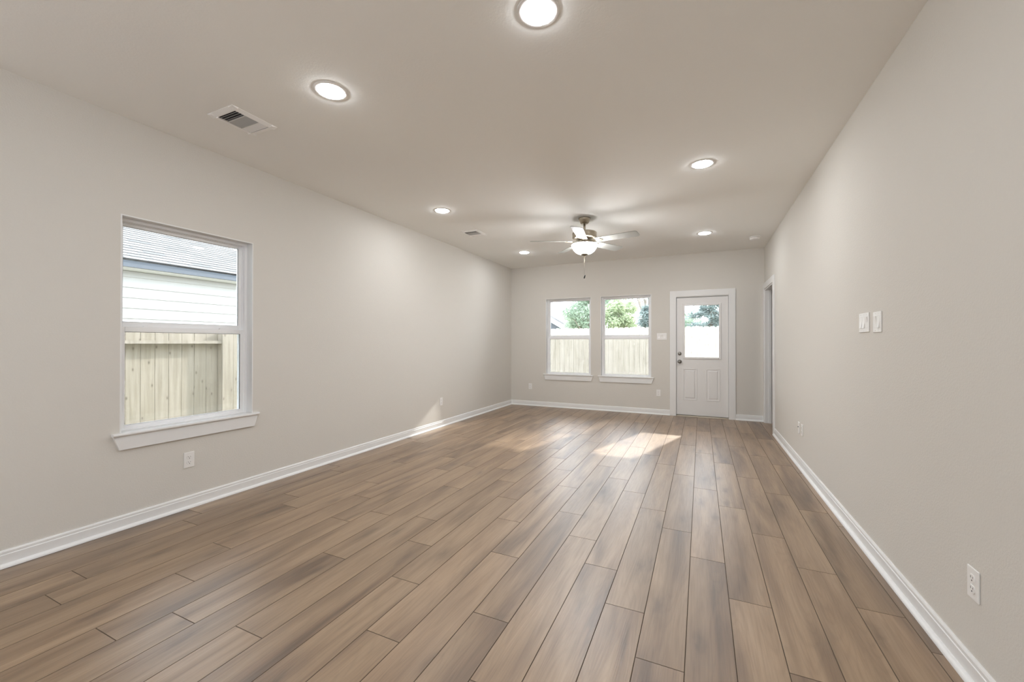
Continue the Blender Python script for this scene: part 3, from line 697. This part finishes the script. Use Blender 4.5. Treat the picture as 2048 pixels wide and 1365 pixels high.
def broad_tree(x, y, h, rad, mat, label, seed, n=5200, blobs=26, size=0.08, low=0.25):
    rng = random.Random(seed); t = empty('leafy_tree', (x, y, GZ)); tag(t, label, 'tree', 'trees beyond the back fence')
    tr, cr = MB(), MB(); fork = h * 0.32
    limb(tr, (0, 0, 0), (0.05, 0, fork), 0.13, 0.09)
    zc, rz = h * (0.5 + low / 2), h * (0.5 - low / 2)
    for k in range(blobs):
        while True:
            u = Vector((rng.uniform(-1, 1), rng.uniform(-1, 1), rng.uniform(-1, 1)))
            if u.length < 1: break
        br = rad * rng.uniform(0.26, 0.42)
        c = (u.x * (rad - br * 0.6), u.y * (rad - br * 0.6), zc + u.z * (rz - br * 0.5)); limb(tr, (0.05, 0, fork), c, 0.045, 0.010, 6)
        leaves(cr, c, br, n // blobs, size, rng, 0.85)
    tr.build('trunk', M['bark'], t, weld=False); cr.build('crown', mat, t, weld=False)
def conifer(x, y, h, rad, mat, label, seed, tiers=15, n=5200):
    rng = random.Random(seed); t = empty('evergreen_tree', (x, y, GZ)); tag(t, label, 'tree', 'trees beyond the back fence')
    tr, cr = MB(), MB(); limb(tr, (0, 0, 0), (0, 0, h), 0.14, 0.015)
    for i in range(tiers):
        z = h * (0.12 + 0.86 * i / tiers); rr = rad * (1 - (z / h) ** 1.4) + 0.12
        for k in range(7):
            a = rng.uniform(0, 2 * math.pi); q = rr * rng.uniform(0.6, 1.08); e = (q * math.cos(a), q * math.sin(a), z - 0.08 * q + rng.uniform(-0.1, 0.1)); limb(tr, (0, 0, z), e, 0.02, 0.006, 5)
            for j in range(n // (tiers * 7)):
                f = rng.random() ** 0.6; p = Vector((e[0] * f, e[1] * f, z + (e[2] - z) * f)) + Vector((rng.gauss(0, 0.09), rng.gauss(0, 0.09), rng.gauss(0, 0.07)))
                d = Vector((math.cos(a) + rng.gauss(0, 0.5), math.sin(a) + rng.gauss(0, 0.5), rng.gauss(-0.1, 0.4))).normalized(); b = d.orthogonal().normalized(); s = rng.uniform(0.06, 0.13)
                cr.add([p - d * s, p + b * s * 0.25, p + d * s, p - b * s * 0.25], [(0, 1, 2, 3)])
    tr.build('trunk', M['bark'], t, weld=False); cr.build('crown', mat, t, weld=False)
broad_tree(-4.35, 17.2, 4.6, 1.25, M['leaf_mid'], 'loose mid-green tree beyond the fence in the left back window', 3)
broad_tree(-6.35, 20.5, 3.1, 1.1, M['leaf_mid'], 'low bushy tree beside the distant gabled house', 5, n=3000)
broad_tree(-2.58, 14.2, 3.05, 0.80, M['leaf_light'], 'light green bushy tree filling the right back window', 11, n=9500, size=0.06)
broad_tree(-5.25, 27.5, 6.64, 2.1, M['leaf_light'], 'tall thin pale tree behind the light green bush', 17, n=3000, size=0.09, low=0.45)
conifer(-2.30, 19.9, 3.35, 0.9, M['leaf_blue'], 'dark bluish evergreen at the right edge of the right back window', 23)
broad_tree(-2.64, 23.5, 6.2, 1.5, M['leaf_blue'], 'sparse tall tree rising above the dark evergreen', 29, n=1700, size=0.09, low=0.55)
conifer(0.35, 17.0, 3.75, 1.5, M['leaf_blue'], 'broad grey-green evergreen seen through the door glass', 31, n=7000)
rng = random.Random(41); t = empty('leafy_tree', (1.55, 19.2, GZ)); tag(t, 'unseen tall tree added right of the back door to shade the windows', 'tree', 'trees beyond the back fence')
tr, cr = MB(), MB(); limb(tr, (0, 0, 0), (0, 0, 7.4), 0.17, 0.09)  # out-of-view tree, added to soften the sun through the back windows
for k in range(16):
    c = (rng.uniform(-1.1, 1.1), rng.uniform(-0.9, 0.9), rng.uniform(7.6, 10.0)); limb(tr, (0, 0, 7.3), c, 0.05, 0.012, 6); leaves(cr, c, 0.62, 120, 0.13, rng)
tr.build('trunk', M['bark'], t, weld=False); cr.build('crown', M['leaf_mid'], t, weld=False)
broad_tree(-0.49, 20.4, 3.3, 0.95, M['leaf_mid'], 'low rounded green tree at the left of the door glass', 37, n=3600)
